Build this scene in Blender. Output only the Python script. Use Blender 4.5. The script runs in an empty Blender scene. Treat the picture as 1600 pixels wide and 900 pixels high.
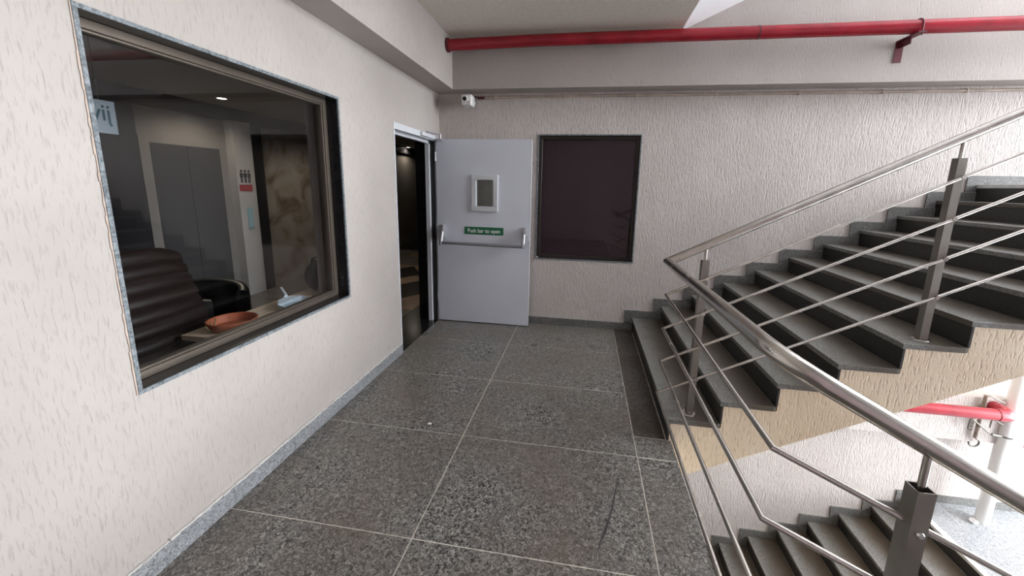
import bpy, bmesh, math, random
from mathutils import Vector, Matrix

random.seed(7)
scene = bpy.context.scene
COL = scene.collection

# ------------------------------------------------------------------ camera
cam_data = bpy.data.cameras.new('camera')
cam_data.sensor_fit = 'HORIZONTAL'
cam_data.sensor_width = 36.0
cam_data.lens = 604.2566 / 1600 * 36.0
cam_data.shift_x = -18.5584 / 1600
cam_data.shift_y = -47.2482 / 1600
cam_data.clip_start = 0.05
cam = bpy.data.objects.new('camera', cam_data)
COL.objects.link(cam)
YAW, PITCH, ROLL = 0.1538, -0.1837, 0.0217
fwd = Vector((-math.sin(YAW) * math.cos(PITCH), math.cos(YAW) * math.cos(PITCH), math.sin(PITCH)))
rgt = Vector((math.cos(YAW), math.sin(YAW), 0))
upv = rgt.cross(fwd)
r2 = rgt * math.cos(ROLL) + upv * math.sin(ROLL)
u2 = -rgt * math.sin(ROLL) + upv * math.cos(ROLL)
M = Matrix((r2, u2, -fwd)).transposed().to_4x4()
M.translation = Vector((1.6728, 0.0, 1.6))
cam.matrix_world = M
scene.camera = cam

# ------------------------------------------------------------------ world, portals, exposure
world = bpy.data.worlds.new('overcast_sky')
scene.world = world
world.use_nodes = True
bg = world.node_tree.nodes['Background']
bg.inputs['Color'].default_value = (0.93, 0.96, 1.0, 1)
bg.inputs['Strength'].default_value = 24.5
scene.view_settings.view_transform = 'Standard'
scene.view_settings.look = 'None'
scene.view_settings.gamma = 1.0
scene.view_settings.use_curve_mapping = False
scene.view_settings.exposure = 0.0


def portal(name, loc, sx, sy, rot):
    d = bpy.data.lights.new(name, 'AREA')
    d.shape = 'RECTANGLE'
    d.size, d.size_y = sx, sy
    d.cycles.is_portal = True
    o = bpy.data.objects.new(name, d)
    o.location = loc
    o.rotation_euler = rot
    COL.objects.link(o)


# the open glazing of the stair hall at its far right side (light enters along -x)
XR = 8.6
portal('daylight_portal', (XR - 0.02, 2.6, 1.3), 9.1, 3.5, (0, math.pi / 2, 0))

# ------------------------------------------------------------------ materials
def new_mat(name):
    m = bpy.data.materials.new(name)
    m.use_nodes = True
    nt = m.node_tree
    b = nt.nodes['Principled BSDF']
    return m, nt, b


def N(nt, t, **k):
    n = nt.nodes.new(t)
    for a, v in k.items():
        setattr(n, a, v)
    return n


def plain(name, col, rough=0.5, metal=0.0, spec=0.5, bump=0.0, bscale=60, var=0.0):
    m, nt, b = new_mat(name)
    b.inputs['Base Color'].default_value = (*col, 1)
    b.inputs['Roughness'].default_value = rough
    b.inputs['Metallic'].default_value = metal
    b.inputs['Specular IOR Level'].default_value = spec
    if bump or var:
        g = N(nt, 'ShaderNodeNewGeometry')
        n = N(nt, 'ShaderNodeTexNoise')
        n.inputs['Scale'].default_value = bscale
        n.inputs['Detail'].default_value = 4
        nt.links.new(g.outputs['Position'], n.inputs['Vector'])
        if bump:
            bp = N(nt, 'ShaderNodeBump')
            bp.inputs['Strength'].default_value = 0.5
            bp.inputs['Distance'].default_value = bump
            nt.links.new(n.outputs['Fac'], bp.inputs['Height'])
            nt.links.new(bp.outputs['Normal'], b.inputs['Normal'])
        if var:
            r = N(nt, 'ShaderNodeValToRGB')
            r.color_ramp.elements[0].position = 0.3
            r.color_ramp.elements[1].position = 0.7
            r.color_ramp.elements[0].color = (*[c * (1 - var) for c in col], 1)
            r.color_ramp.elements[1].color = (*[min(1, c * (1 + var)) for c in col], 1)
            nt.links.new(n.outputs['Fac'], r.inputs['Fac'])
            nt.links.new(r.outputs['Color'], b.inputs['Base Color'])
    return m


def stucco(name, c0, c1, depth=0.0035, scale=85, groove_tone=0.9, stretch=0.24, lo=0.28, hi=0.50):
    """rustic trowelled plaster: short, mostly vertical worm grooves"""
    m, nt, b = new_mat(name)
    g = N(nt, 'ShaderNodeNewGeometry')
    mp = N(nt, 'ShaderNodeMapping')
    mp.inputs['Scale'].default_value = (1, 1, stretch)
    nt.links.new(g.outputs['Position'], mp.inputs['Vector'])
    n1 = N(nt, 'ShaderNodeTexNoise')
    n1.inputs['Scale'].default_value = scale
    n1.inputs['Detail'].default_value = 3
    n1.inputs['Distortion'].default_value = 0.35
    nt.links.new(mp.outputs['Vector'], n1.inputs['Vector'])
    # grooves only where the noise dips low
    rp = N(nt, 'ShaderNodeValToRGB')
    rp.color_ramp.elements[0].position = lo
    rp.color_ramp.elements[1].position = hi
    nt.links.new(n1.outputs['Fac'], rp.inputs['Fac'])
    n2 = N(nt, 'ShaderNodeTexNoise')
    n2.inputs['Scale'].default_value = 150
    n2.inputs['Detail'].default_value = 2
    nt.links.new(g.outputs['Position'], n2.inputs['Vector'])
    mx = N(nt, 'ShaderNodeMath', operation='MULTIPLY_ADD')
    mx.inputs[1].default_value = 0.18
    nt.links.new(n2.outputs['Fac'], mx.inputs[0])
    nt.links.new(rp.outputs['Color'], mx.inputs[2])
    bp = N(nt, 'ShaderNodeBump')
    bp.inputs['Strength'].default_value = 0.8
    bp.inputs['Distance'].default_value = depth
    nt.links.new(mx.outputs[0], bp.inputs['Height'])
    nt.links.new(bp.outputs['Normal'], b.inputs['Normal'])
    n3 = N(nt, 'ShaderNodeTexNoise')
    n3.inputs['Scale'].default_value = 1.7
    n3.inputs['Detail'].default_value = 5
    nt.links.new(g.outputs['Position'], n3.inputs['Vector'])
    r2_ = N(nt, 'ShaderNodeValToRGB')
    r2_.color_ramp.elements[0].position = 0.35
    r2_.color_ramp.elements[1].position = 0.65
    r2_.color_ramp.elements[0].color = (*c0, 1)
    r2_.color_ramp.elements[1].color = (*c1, 1)
    nt.links.new(n3.outputs['Fac'], r2_.inputs['Fac'])
    # grooves a little darker than the plaster face
    mul = N(nt, 'ShaderNodeMix', data_type='RGBA')
    mul.inputs[6].default_value = (*[c * groove_tone for c in c0], 1)
    nt.links.new(rp.outputs['Color'], mul.inputs[0])
    nt.links.new(r2_.outputs['Color'], mul.inputs[7])
    nt.links.new(mul.outputs[2], b.inputs['Base Color'])
    b.inputs['Roughness'].default_value = 0.75
    b.inputs['Specular IOR Level'].default_value = 0.25
    return m


def granite(name, stops, scale=75, rough=0.3, dirt=None, dirt_amt=0.5, spec=0.5):
    """speckled granite, stops = [(position, colour)]"""
    m, nt, b = new_mat(name)
    g = N(nt, 'ShaderNodeNewGeometry')
    n1 = N(nt, 'ShaderNodeTexNoise')
    n1.inputs['Scale'].default_value = scale
    n1.inputs['Detail'].default_value = 5
    n1.inputs['Roughness'].default_value = 0.62
    n1.inputs['Distortion'].default_value = 1.6
    nt.links.new(g.outputs['Position'], n1.inputs['Vector'])
    r = N(nt, 'ShaderNodeValToRGB')
    e = r.color_ramp.elements
    e[0].position, e[0].color = stops[0][0], (*stops[0][1], 1)
    e[1].position, e[1].color = stops[-1][0], (*stops[-1][1], 1)
    for p, c in stops[1:-1]:
        x = e.new(p)
        x.color = (*c, 1)
    nt.links.new(n1.outputs['Fac'], r.inputs['Fac'])
    out = r.outputs['Color']
    n2 = N(nt, 'ShaderNodeTexNoise')
    n2.inputs['Scale'].default_value = 2.2
    n2.inputs['Detail'].default_value = 4
    nt.links.new(g.outputs['Position'], n2.inputs['Vector'])
    if dirt:
        rr = N(nt, 'ShaderNodeValToRGB')
        rr.color_ramp.elements[0].position = 0.42
        rr.color_ramp.elements[1].position = 0.68
        rr.color_ramp.elements[1].color = (dirt_amt, dirt_amt, dirt_amt, 1)
        nt.links.new(n2.outputs['Fac'], rr.inputs['Fac'])
        mx = N(nt, 'ShaderNodeMix', data_type='RGBA')
        nt.links.new(rr.outputs['Color'], mx.inputs[0])
        nt.links.new(out, mx.inputs[6])
        mx.inputs[7].default_value = (*dirt, 1)
        out = mx.outputs[2]
    nt.links.new(out, b.inputs['Base Color'])
    mr = N(nt, 'ShaderNodeMapRange')
    mr.inputs[3].default_value = rough * 0.8
    mr.inputs[4].default_value = rough * 1.35
    nt.links.new(n2.outputs['Fac'], mr.inputs[0])
    nt.links.new(mr.outputs[0], b.inputs['Roughness'])
    b.inputs['Specular IOR Level'].default_value = spec
    return m


def tread_mat(name):
    m = granite(name, [(0.35, (0.06, 0.06, 0.055)), (0.5, (0.16, 0.158, 0.145)), (0.66, (0.30, 0.295, 0.275))], scale=95, rough=0.42)
    nt = m.node_tree
    b = nt.nodes['Principled BSDF']
    src = b.inputs['Base Color'].links[0].from_socket
    g = N(nt, 'ShaderNodeNewGeometry')
    sep = N(nt, 'ShaderNodeSeparateXYZ')
    nt.links.new(g.outputs['Position'], sep.inputs[0])
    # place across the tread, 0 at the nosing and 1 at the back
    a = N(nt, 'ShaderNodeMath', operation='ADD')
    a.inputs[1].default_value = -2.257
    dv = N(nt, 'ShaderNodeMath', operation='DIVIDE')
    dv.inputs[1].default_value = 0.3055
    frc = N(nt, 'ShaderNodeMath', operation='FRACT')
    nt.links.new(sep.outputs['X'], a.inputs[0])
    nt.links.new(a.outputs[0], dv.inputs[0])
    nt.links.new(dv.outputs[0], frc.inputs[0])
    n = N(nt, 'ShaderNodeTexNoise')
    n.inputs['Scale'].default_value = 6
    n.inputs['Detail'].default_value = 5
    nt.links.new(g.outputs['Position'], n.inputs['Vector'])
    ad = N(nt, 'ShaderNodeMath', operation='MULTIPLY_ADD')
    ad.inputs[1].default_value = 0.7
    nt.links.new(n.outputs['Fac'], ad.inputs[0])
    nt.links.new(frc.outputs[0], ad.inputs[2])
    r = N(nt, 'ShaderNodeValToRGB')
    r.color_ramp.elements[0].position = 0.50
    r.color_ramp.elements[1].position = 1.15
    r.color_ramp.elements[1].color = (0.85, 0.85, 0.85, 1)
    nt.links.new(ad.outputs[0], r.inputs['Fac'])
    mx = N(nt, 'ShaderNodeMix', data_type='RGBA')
    mx.inputs[7].default_value = (0.085, 0.065, 0.045, 1)  # browner toward the back: dirt plus the next riser's shade painted in
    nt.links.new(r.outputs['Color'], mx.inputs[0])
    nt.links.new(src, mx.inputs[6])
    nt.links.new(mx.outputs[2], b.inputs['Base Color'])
    return m


def brushed(name, col, rough=0.28):
    m, nt, b = new_mat(name)
    b.inputs['Metallic'].default_value = 1.0
    g = N(nt, 'ShaderNodeNewGeometry')
    n = N(nt, 'ShaderNodeTexNoise')
    n.inputs['Scale'].default_value = 9
    n.inputs['Detail'].default_value = 6
    nt.links.new(g.outputs['Position'], n.inputs['Vector'])
    r = N(nt, 'ShaderNodeValToRGB')
    r.color_ramp.elements[0].position = 0.3
    r.color_ramp.elements[1].position = 0.7
    r.color_ramp.elements[0].color = (*[c * 0.8 for c in col], 1)
    r.color_ramp.elements[1].color = (*col, 1)
    nt.links.new(n.outputs['Fac'], r.inputs['Fac'])
    nt.links.new(r.outputs['Color'], b.inputs['Base Color'])
    mr = N(nt, 'ShaderNodeMapRange')
    mr.inputs[3].default_value = rough * 0.75
    mr.inputs[4].default_value = rough * 1.3
    nt.links.new(n.outputs['Fac'], mr.inputs[0])
    nt.links.new(mr.outputs[0], b.inputs['Roughness'])
    return m


def glass(name, tint, ior=1.5, haze=None, haze_amt=0.0):
    m = bpy.data.materials.new(name)
    m.use_nodes = True
    nt = m.node_tree
    nt.nodes.remove(nt.nodes['Principled BSDF'])
    out = nt.nodes['Material Output']
    fr = N(nt, 'ShaderNodeFresnel')
    fr.inputs['IOR'].default_value = ior
    tr = N(nt, 'ShaderNodeBsdfTransparent')
    tr.inputs['Color'].default_value = (*tint, 1)
    gl = N(nt, 'ShaderNodeBsdfGlossy')
    gl.inputs['Roughness'].default_value = 0.0
    mx = N(nt, 'ShaderNodeMixShader')
    ge = N(nt, 'ShaderNodeNewGeometry')
    mr = N(nt, 'ShaderNodeMapRange')          # the pane is thin: both faces reflect like the outside
    mr.inputs[3].default_value = ior
    mr.inputs[4].default_value = 1.0 / ior
    nt.links.new(ge.outputs['Backfacing'], mr.inputs[0])
    nt.links.new(mr.outputs[0], fr.inputs['IOR'])
    nt.links.new(fr.outputs[0], mx.inputs[0])
    nt.links.new(tr.outputs[0], mx.inputs[1])
    nt.links.new(gl.outputs[0], mx.inputs[2])
    last = mx
    if haze:                                   # diffuse tint standing in for the pane's dim reflection
        df = N(nt, 'ShaderNodeBsdfDiffuse')
        df.inputs['Color'].default_value = (*haze, 1)
        m2 = N(nt, 'ShaderNodeMixShader')
        m2.inputs[0].default_value = haze_amt
        nt.links.new(mx.outputs[0], m2.inputs[1])
        nt.links.new(df.outputs[0], m2.inputs[2])
        last = m2
    nt.links.new(last.outputs[0], out.inputs['Surface'])
    return m


def lamp_mat(name, col, strength):
    m, nt, b = new_mat(name)
    b.inputs['Base Color'].default_value = (1, 1, 1, 1)
    b.inputs['Emission Color'].default_value = (*col, 1)
    b.inputs['Emission Strength'].default_value = strength
    return m


def marble(name):
    m, nt, b = new_mat(name)
    g = N(nt, 'ShaderNodeNewGeometry')
    n = N(nt, 'ShaderNodeTexNoise')
    n.inputs['Scale'].default_value = 2.3
    n.inputs['Detail'].default_value = 8
    n.inputs['Distortion'].default_value = 0.9
    nt.links.new(g.outputs['Position'], n.inputs['Vector'])
    r = N(nt, 'ShaderNodeValToRGB')
    e = r.color_ramp.elements
    e[0].position, e[0].color = 0.28, (0.16, 0.12, 0.10, 1)
    e[1].position, e[1].color = 0.72, (0.52, 0.49, 0.45, 1)
    a = e.new(0.45)
    a.color = (0.36, 0.31, 0.26, 1)
    c = e.new(0.50)
    c.color = (0.42, 0.39, 0.35, 1)
    nt.links.new(n.outputs['Fac'], r.inputs['Fac'])
    nt.links.new(r.outputs['Color'], b.inputs['Base Color'])
    b.inputs['Roughness'].default_value = 0.2
    return m


M_WALL = stucco('rustic_plaster_greige', (0.425, 0.390, 0.363), (0.47, 0.433, 0.405), 0.0022, 105, 0.90, 0.17, 0.24, 0.46)
M_WALLB = stucco('rustic_plaster_deep', (0.59, 0.54, 0.508), (0.65, 0.60, 0.568), 0.007, 112, 0.84, 0.18, 0.22, 0.58)
M_WALLF = plain('dark_taupe_paint', (0.36, 0.29, 0.30), 0.8)
M_STRINGER = stucco('rustic_plaster_tan', (0.76, 0.61, 0.44), (0.86, 0.74, 0.57), 0.006)
M_SOFFIT = plain('painted_soffit', (0.80, 0.75, 0.67), 0.8, bump=0.002, bscale=30, var=0.06)
M_WHITE = plain('white_plaster', (0.80, 0.80, 0.82), 0.8, bump=0.002, bscale=40, var=0.03)
M_TILE = granite('floor_granite', [(0.36, (0.013, 0.014, 0.016)), (0.45, (0.09, 0.088, 0.084)),
                                   (0.53, (0.195, 0.186, 0.172)), (0.66, (0.42, 0.40, 0.365))],
                 scale=58, rough=0.27, dirt=(0.15, 0.12, 0.09), dirt_amt=0.5)
M_TILED = granite('dirty_shaded_granite', [(0.36, (0.013, 0.013, 0.013)), (0.45, (0.06, 0.055, 0.05)),
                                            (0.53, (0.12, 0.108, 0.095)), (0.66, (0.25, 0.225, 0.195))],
                  scale=58, rough=0.4, dirt=(0.06, 0.045, 0.032), dirt_amt=0.7)  # dirt plus shade at the riser foot, both put into the colour
M_STEP = granite('stair_granite', [(0.35, (0.04, 0.042, 0.038)), (0.5, (0.13, 0.13, 0.118)),
                                   (0.66, (0.27, 0.265, 0.25))],
                 scale=95, rough=0.42, dirt=(0.10, 0.075, 0.05), dirt_amt=0.7)
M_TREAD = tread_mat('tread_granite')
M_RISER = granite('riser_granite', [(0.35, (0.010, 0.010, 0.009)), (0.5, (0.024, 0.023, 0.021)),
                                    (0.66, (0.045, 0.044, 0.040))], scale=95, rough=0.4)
M_SKIRT = granite('skirting_granite', [(0.34, (0.08, 0.085, 0.09)), (0.5, (0.25, 0.26, 0.27)),
                                       (0.66, (0.48, 0.5, 0.52))], scale=85, rough=0.35)
M_SKIRTD = granite('stair_skirting_granite', [(0.34, (0.05, 0.05, 0.048)), (0.5, (0.14, 0.14, 0.132)),
                                              (0.66, (0.27, 0.27, 0.255))], scale=85, rough=0.4)
M_EDGE = granite('window_edge_granite', [(0.34, (0.06, 0.075, 0.085)), (0.5, (0.16, 0.185, 0.2)),
                                         (0.66, (0.28, 0.31, 0.33))], scale=40, rough=0.4)
M_NOSE = plain('worn_pale_nosing', (0.62, 0.62, 0.60), 0.5, var=0.1, bscale=20)
M_BLACK = granite('black_granite', [(0.35, (0.005, 0.005, 0.006)), (0.66, (0.02, 0.02, 0.022))], scale=90, rough=0.2)
M_GROUT = plain('pale_grout', (0.60, 0.57, 0.50), 0.9, var=0.25, bscale=25)
M_MORTAR = plain('mortar', (0.62, 0.6, 0.57), 0.9, bump=0.003, bscale=80)
M_STEEL = brushed('brushed_steel', (0.62, 0.585, 0.54), 0.25)
M_STEELP = brushed('post_steel', (0.33, 0.315, 0.285), 0.38)
M_CHROME = brushed('chrome', (0.72, 0.72, 0.74), 0.15)
M_RED = plain('red_pipe_paint', (0.31, 0.012, 0.024), 0.26, var=0.18, bscale=6)
M_MAROON = plain('maroon_bracket_paint', (0.10, 0.010, 0.018), 0.5, var=0.2, bscale=20)
M_CONDUIT = plain('beige_painted_conduit', (0.46, 0.37, 0.31), 0.5, var=0.2, bscale=8)
M_DOOR = plain('grey_door_paint', (0.66, 0.69, 0.76), 0.42, var=0.04, bscale=3)
M_FRAME = plain('grey_frame_paint', (0.62, 0.64, 0.67), 0.45, var=0.05, bscale=5)
M_BAR = plain('grey_push_bar', (0.26, 0.26, 0.285), 0.35, metal=0.5)
M_BARB = plain('grey_bracket_metal', (0.40, 0.40, 0.42), 0.35, metal=0.5)
M_GREEN = plain('green_sign', (0.0, 0.125, 0.045), 0.4)
M_LETTER = plain('white_lettering', (0.8, 0.85, 0.82), 0.5)
M_BRONZE = plain('bronze_aluminium', (0.16, 0.135, 0.11), 0.38, metal=0.6, var=0.1, bscale=4)
M_BRONZED = plain('dark_bronze', (0.035, 0.026, 0.022), 0.4, metal=0.3)
M_BEAD = plain('pale_bead', (0.40, 0.34, 0.29), 0.4, metal=0.4)
M_GASKET = plain('black_gasket', (0.008, 0.008, 0.009), 0.6)
M_GLASS = glass('smoked_glass', (0.94, 0.95, 0.955))
M_GLASSD = glass('dark_bronze_glass', (0.34, 0.26, 0.27), 1.5, (0.62, 0.42, 0.50), 0.045)
M_GLASSC = glass('clear_glass', (0.8, 0.82, 0.8))
M_PLAST = plain('white_plastic', (0.78, 0.77, 0.77), 0.35)
M_LENS = plain('black_lens', (0.006, 0.006, 0.008), 0.12)
M_BLACKP = plain('black_plastic', (0.012, 0.012, 0.013), 0.4)
M_PIPEW = plain('white_drain_pipe', (0.74, 0.75, 0.75), 0.3)
M_WIRE = plain('dull_wire', (0.16, 0.15, 0.13), 0.45, metal=0.7)
M_RUST = plain('weathered_bracket', (0.25, 0.2, 0.17), 0.6, var=0.3, bscale=30)
M_PURPLE = plain('purple_cap', (0.10, 0.04, 0.20), 0.4)
# lobby
M_LPLAST = plain('lobby_paint', (0.30, 0.28, 0.265), 0.7, var=0.1, bscale=2)
M_LPILLAR = plain('pale_lobby_pillar', (0.62, 0.61, 0.6), 0.5, var=0.06, bscale=3)
M_LDARK = plain('dark_laminate', (0.035, 0.035, 0.042), 0.4, var=0.1, bscale=4)
M_LDOOR = plain('lift_door_steel', (0.10, 0.10, 0.105), 0.4, metal=0.4)
M_LBLACK = plain('black_column', (0.010, 0.010, 0.012), 0.35)
M_LCEIL = plain('lobby_ceiling', (0.36, 0.34, 0.31), 0.8)
M_MARBLE = marble('lobby_marble')
M_LTILE = plain('brown_lobby_tile', (0.36, 0.25, 0.18), 0.25, var=0.25, bscale=5)
M_LTILED = plain('dark_lobby_tile', (0.02, 0.019, 0.02), 0.2)
M_LTILEG = plain('grey_lobby_tile', (0.20, 0.18, 0.16), 0.25, var=0.2, bscale=5)
M_WOOD = plain('beige_ledge', (0.86, 0.68, 0.50), 0.45, var=0.08, bscale=9)
M_LEATHER = plain('brown_leather', (0.018, 0.011, 0.010), 0.38, bump=0.001, bscale=120, var=0.15)
M_LEATHERB = plain('black_leather', (0.008, 0.008, 0.009), 0.3)
M_TERRA = plain('terracotta', (0.46, 0.13, 0.06), 0.6, var=0.12, bscale=15)
M_PAN = plain('pale_blue_plastic', (0.68, 0.76, 0.82), 0.4)
M_TWIG = plain('dry_stem', (0.22, 0.19, 0.09), 0.8)
M_SIGNP = plain('pale_sign_board', (0.45, 0.52, 0.58), 0.5)
M_TEAL = plain('teal_lettering', (0.03, 0.12, 0.16), 0.5)
M_SIGNR = plain('red_sign_panel', (0.45, 0.02, 0.03), 0.5)
M_SIGNW = plain('white_sign_panel', (0.62, 0.60, 0.60), 0.5)
M_SIGNB = plain('cyan_plate', (0.35, 0.62, 0.70), 0.4)
M_LAMP = lamp_mat('downlight_diffuser', (1.0, 0.9, 0.75), 14)

# ------------------------------------------------------------------ mesh helpers
def box(bm, x0, x1, y0, y1, z0, z1):
    v = [bm.verts.new(p) for p in ((x0, y0, z0), (x1, y0, z0), (x1, y1, z0), (x0, y1, z0),
                                   (x0, y0, z1), (x1, y0, z1), (x1, y1, z1), (x0, y1, z1))]
    for f in ((3, 2, 1, 0), (4, 5, 6, 7), (0, 1, 5, 4), (1, 2, 6, 5), (2, 3, 7, 6), (3, 0, 4, 7)):
        bm.faces.new([v[i] for i in f])
    return v


def bevel(bm, w, seg=1):
    bmesh.ops.bevel(bm, geom=bm.edges[:], offset=w, segments=seg, affect='EDGES', profile=0.5)


def ring(c, n, b, r, k):
    return [c + r * (math.cos(2 * math.pi * i / k) * n + math.sin(2 * math.pi * i / k) * b) for i in range(k)]


def tube(bm, pts, r, k=12, caps=True):
    """swept tube through pts; r may be a number or a list"""
    pts = [Vector(p) for p in pts]
    rs = r if isinstance(r, (list, tuple)) else [r] * len(pts)
    dirs = []
    for i in range(len(pts)):
        a = pts[max(i - 1, 0)]
        c = pts[min(i + 1, len(pts) - 1)]
        if 0 < i < len(pts) - 1:
            d = (pts[i] - a).normalized() + (c - pts[i]).normalized()
        else:
            d = c - a
        dirs.append(d.normalized())
    t = dirs[0]
    n = t.orthogonal().normalized()
    prev = None
    for i, p in enumerate(pts):
        t = dirs[i]
        n = (n - n.dot(t) * t).normalized()
        b = t.cross(n)
        # stretch rings at mitres so the tube keeps its thickness
        s = 1.0
        sd = None
        if 0 < i < len(pts) - 1:
            d1 = (pts[i] - pts[i - 1]).normalized()
            ch = max(0.3, d1.dot(t))
            s = 1 / ch
            d2 = (pts[i + 1] - pts[i]).normalized()
            sd = d2 - d1
            sd = sd - sd.dot(t) * t
        cs = ring(Vector((0, 0, 0)), n, b, rs[i], k)
        if sd is not None and sd.length > 1e-6 and s > 1.0001:
            sdn = sd.normalized()
            cs = [q + (s - 1) * q.dot(sdn) * sdn for q in cs]
        vs = [bm.verts.new(p + q) for q in cs]
        if prev:
            for j in range(k):
                bm.faces.new((prev[j], prev[(j + 1) % k], vs[(j + 1) % k], vs[j]))
        elif caps:
            bm.faces.new(list(reversed(vs)))
        prev = vs
    if caps:
        bm.faces.new(prev)


def arc_path(pts, radius, seg=6):
    """round the inner corners of a polyline"""
    pts = [Vector(p) for p in pts]
    out = [pts[0]]
    for i in range(1, len(pts) - 1):
        a, p, c = pts[i - 1], pts[i], pts[i + 1]
        d1 = (a - p).normalized()
        d2 = (c - p).normalized()
        r = min(radius, (a - p).length * 0.45, (c - p).length * 0.45)
        A = p + d1 * r
        C = p + d2 * r
        for s in range(seg + 1):
            t = s / seg
            out.append((1 - t) ** 2 * A + 2 * t * (1 - t) * p + t * t * C)
    out.append(pts[-1])
    return out


def lathe(bm, prof, k=24, c=(0, 0, 0)):
    c = Vector(c)
    prev = None
    for r, z in prof:
        if r < 1e-6:
            vs = [bm.verts.new(c + Vector((0, 0, z)))]
        else:
            vs = [bm.verts.new(c + Vector((r * math.cos(2 * math.pi * i / k), r * math.sin(2 * math.pi * i / k), z)))
                  for i in range(k)]
        if prev:
            for j in range(k):
                if len(prev) == 1 and len(vs) == 1:
                    continue
                if len(prev) == 1:
                    bm.faces.new((prev[0], vs[j], vs[(j + 1) % k]))
                elif len(vs) == 1:
                    bm.faces.new((prev[j], prev[(j + 1) % k], vs[0]))
                else:
                    bm.faces.new((prev[j], prev[(j + 1) % k], vs[(j + 1) % k], vs[j]))
        prev = vs


def prism_y(bm, poly, y0, y1):
    a = [bm.verts.new((x, y0, z)) for x, z in poly]
    b = [bm.verts.new((x, y1, z)) for x, z in poly]
    bm.faces.new(a)
    bm.faces.new(list(reversed(b)))
    n = len(poly)
    for i in range(n):
        bm.faces.new((a[i], b[i], b[(i + 1) % n], a[(i + 1) % n]))


def mesh_from(name, bm, mat, smooth=False):
    bmesh.ops.recalc_face_normals(bm, faces=bm.faces[:])
    me = bpy.data.meshes.new(name)
    bm.to_mesh(me)
    bm.free()
    me.materials.append(mat)
    if smooth:
        for p in me.polygons:
            p.use_smooth = True
        me.set_sharp_from_angle(angle=math.radians(40))
    return me


def obj(name, bm, mat, parent=None, smooth=False, label=None):
    me = mesh_from(name, bm, mat, smooth)
    o = bpy.data.objects.new(name, me)
    COL.objects.link(o)
    if parent:
        o.parent = parent
        o.matrix_parent_inverse = Matrix.Translation(-parent_loc(parent))
    if label:
        o['label'] = label
    return o


def parent_loc(o):
    p = Vector(o.location)
    q = o.parent
    while q:
        p = p + Vector(q.location) if False else p
        q = q.parent
    return p


def tag(o, label, cat, group=None):
    o['label'] = label
    o['category'] = cat
    if group:
        o['group'] = group
    return o


def thing(name, label, cat, loc, group=None):
    o = bpy.data.objects.new(name, None)
    o.empty_display_size = 0.1
    o.location = loc
    COL.objects.link(o)
    return tag(o, label, cat, group)


def struct(name, bm, mat, smooth=False):
    o = obj(name, bm, mat, None, smooth)
    o['kind'] = 'structure'
    return o


def struct_empty(name, loc=(0, 0, 0)):
    o = bpy.data.objects.new(name, None)
    o.empty_display_size = 0.1
    o.location = loc
    COL.objects.link(o)
    o['kind'] = 'structure'
    return o


def B(*boxes, bev=0.0, seg=1):
    bm = bmesh.new()
    for b in boxes:
        box(bm, *b)
    if bev:
        bevel(bm, bev, seg)
    return bm


def slab_holes(axis, t0, t1, a0, a1, b0, b1, holes):
    """a slab normal to axis ('x' or 'y') with rectangular holes; a = the other horizontal axis, b = z"""
    As = sorted({a0, a1, *[h[0] for h in holes], *[h[1] for h in holes]})
    Bs = sorted({b0, b1, *[h[2] for h in holes], *[h[3] for h in holes]})
    bm = bmesh.new()
    cache = {}

    def V(t, a, b):
        key = (t, a, b)
        if key not in cache:
            cache[key] = bm.verts.new((t, a, b) if axis == 'x' else (a, t, b))
        return cache[key]

    def solid(i, j):
        if i < 0 or j < 0 or i >= len(As) - 1 or j >= len(Bs) - 1:
            return False
        ca, cb = (As[i] + As[i + 1]) / 2, (Bs[j] + Bs[j + 1]) / 2
        return not any(h[0] < ca < h[1] and h[2] < cb < h[3] for h in holes)

    for i in range(len(As) - 1):
        for j in range(len(Bs) - 1):
            if not solid(i, j):
                continue
            A0, A1, B0, B1 = As[i], As[i + 1], Bs[j], Bs[j + 1]
            bm.faces.new((V(t0, A0, B0), V(t0, A1, B0), V(t0, A1, B1), V(t0, A0, B1)))
            bm.faces.new((V(t1, A0, B0), V(t1, A0, B1), V(t1, A1, B1), V(t1, A1, B0)))
            if not solid(i - 1, j):
                bm.faces.new((V(t0, A0, B0), V(t0, A0, B1), V(t1, A0, B1), V(t1, A0, B0)))
            if not solid(i + 1, j):
                bm.faces.new((V(t0, A1, B0), V(t1, A1, B0), V(t1, A1, B1), V(t0, A1, B1)))
            if not solid(i, j - 1):
                bm.faces.new((V(t0, A0, B0), V(t1, A0, B0), V(t1, A1, B0), V(t0, A1, B0)))
            if not solid(i, j + 1):
                bm.faces.new((V(t0, A0, B1), V(t0, A1, B1), V(t1, A1, B1), V(t1, A0, B1)))
    return bm


def frame_boxes(axis, t0, t1, a0, a1, b0, b1, w):
    """four bars of a rectangular frame, outer size given"""
    out = [(t0, t1, a0, a1, b1 - w, b1), (t0, t1, a0, a1, b0, b0 + w),
           (t0, t1, a0, a0 + w, b0 + w, b1 - w), (t0, t1, a1 - w, a1, b0 + w, b1 - w)]
    if axis == 'y':
        out = [(b[2], b[3], b[0], b[1], b[4], b[5]) for b in out]
    return out


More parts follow.
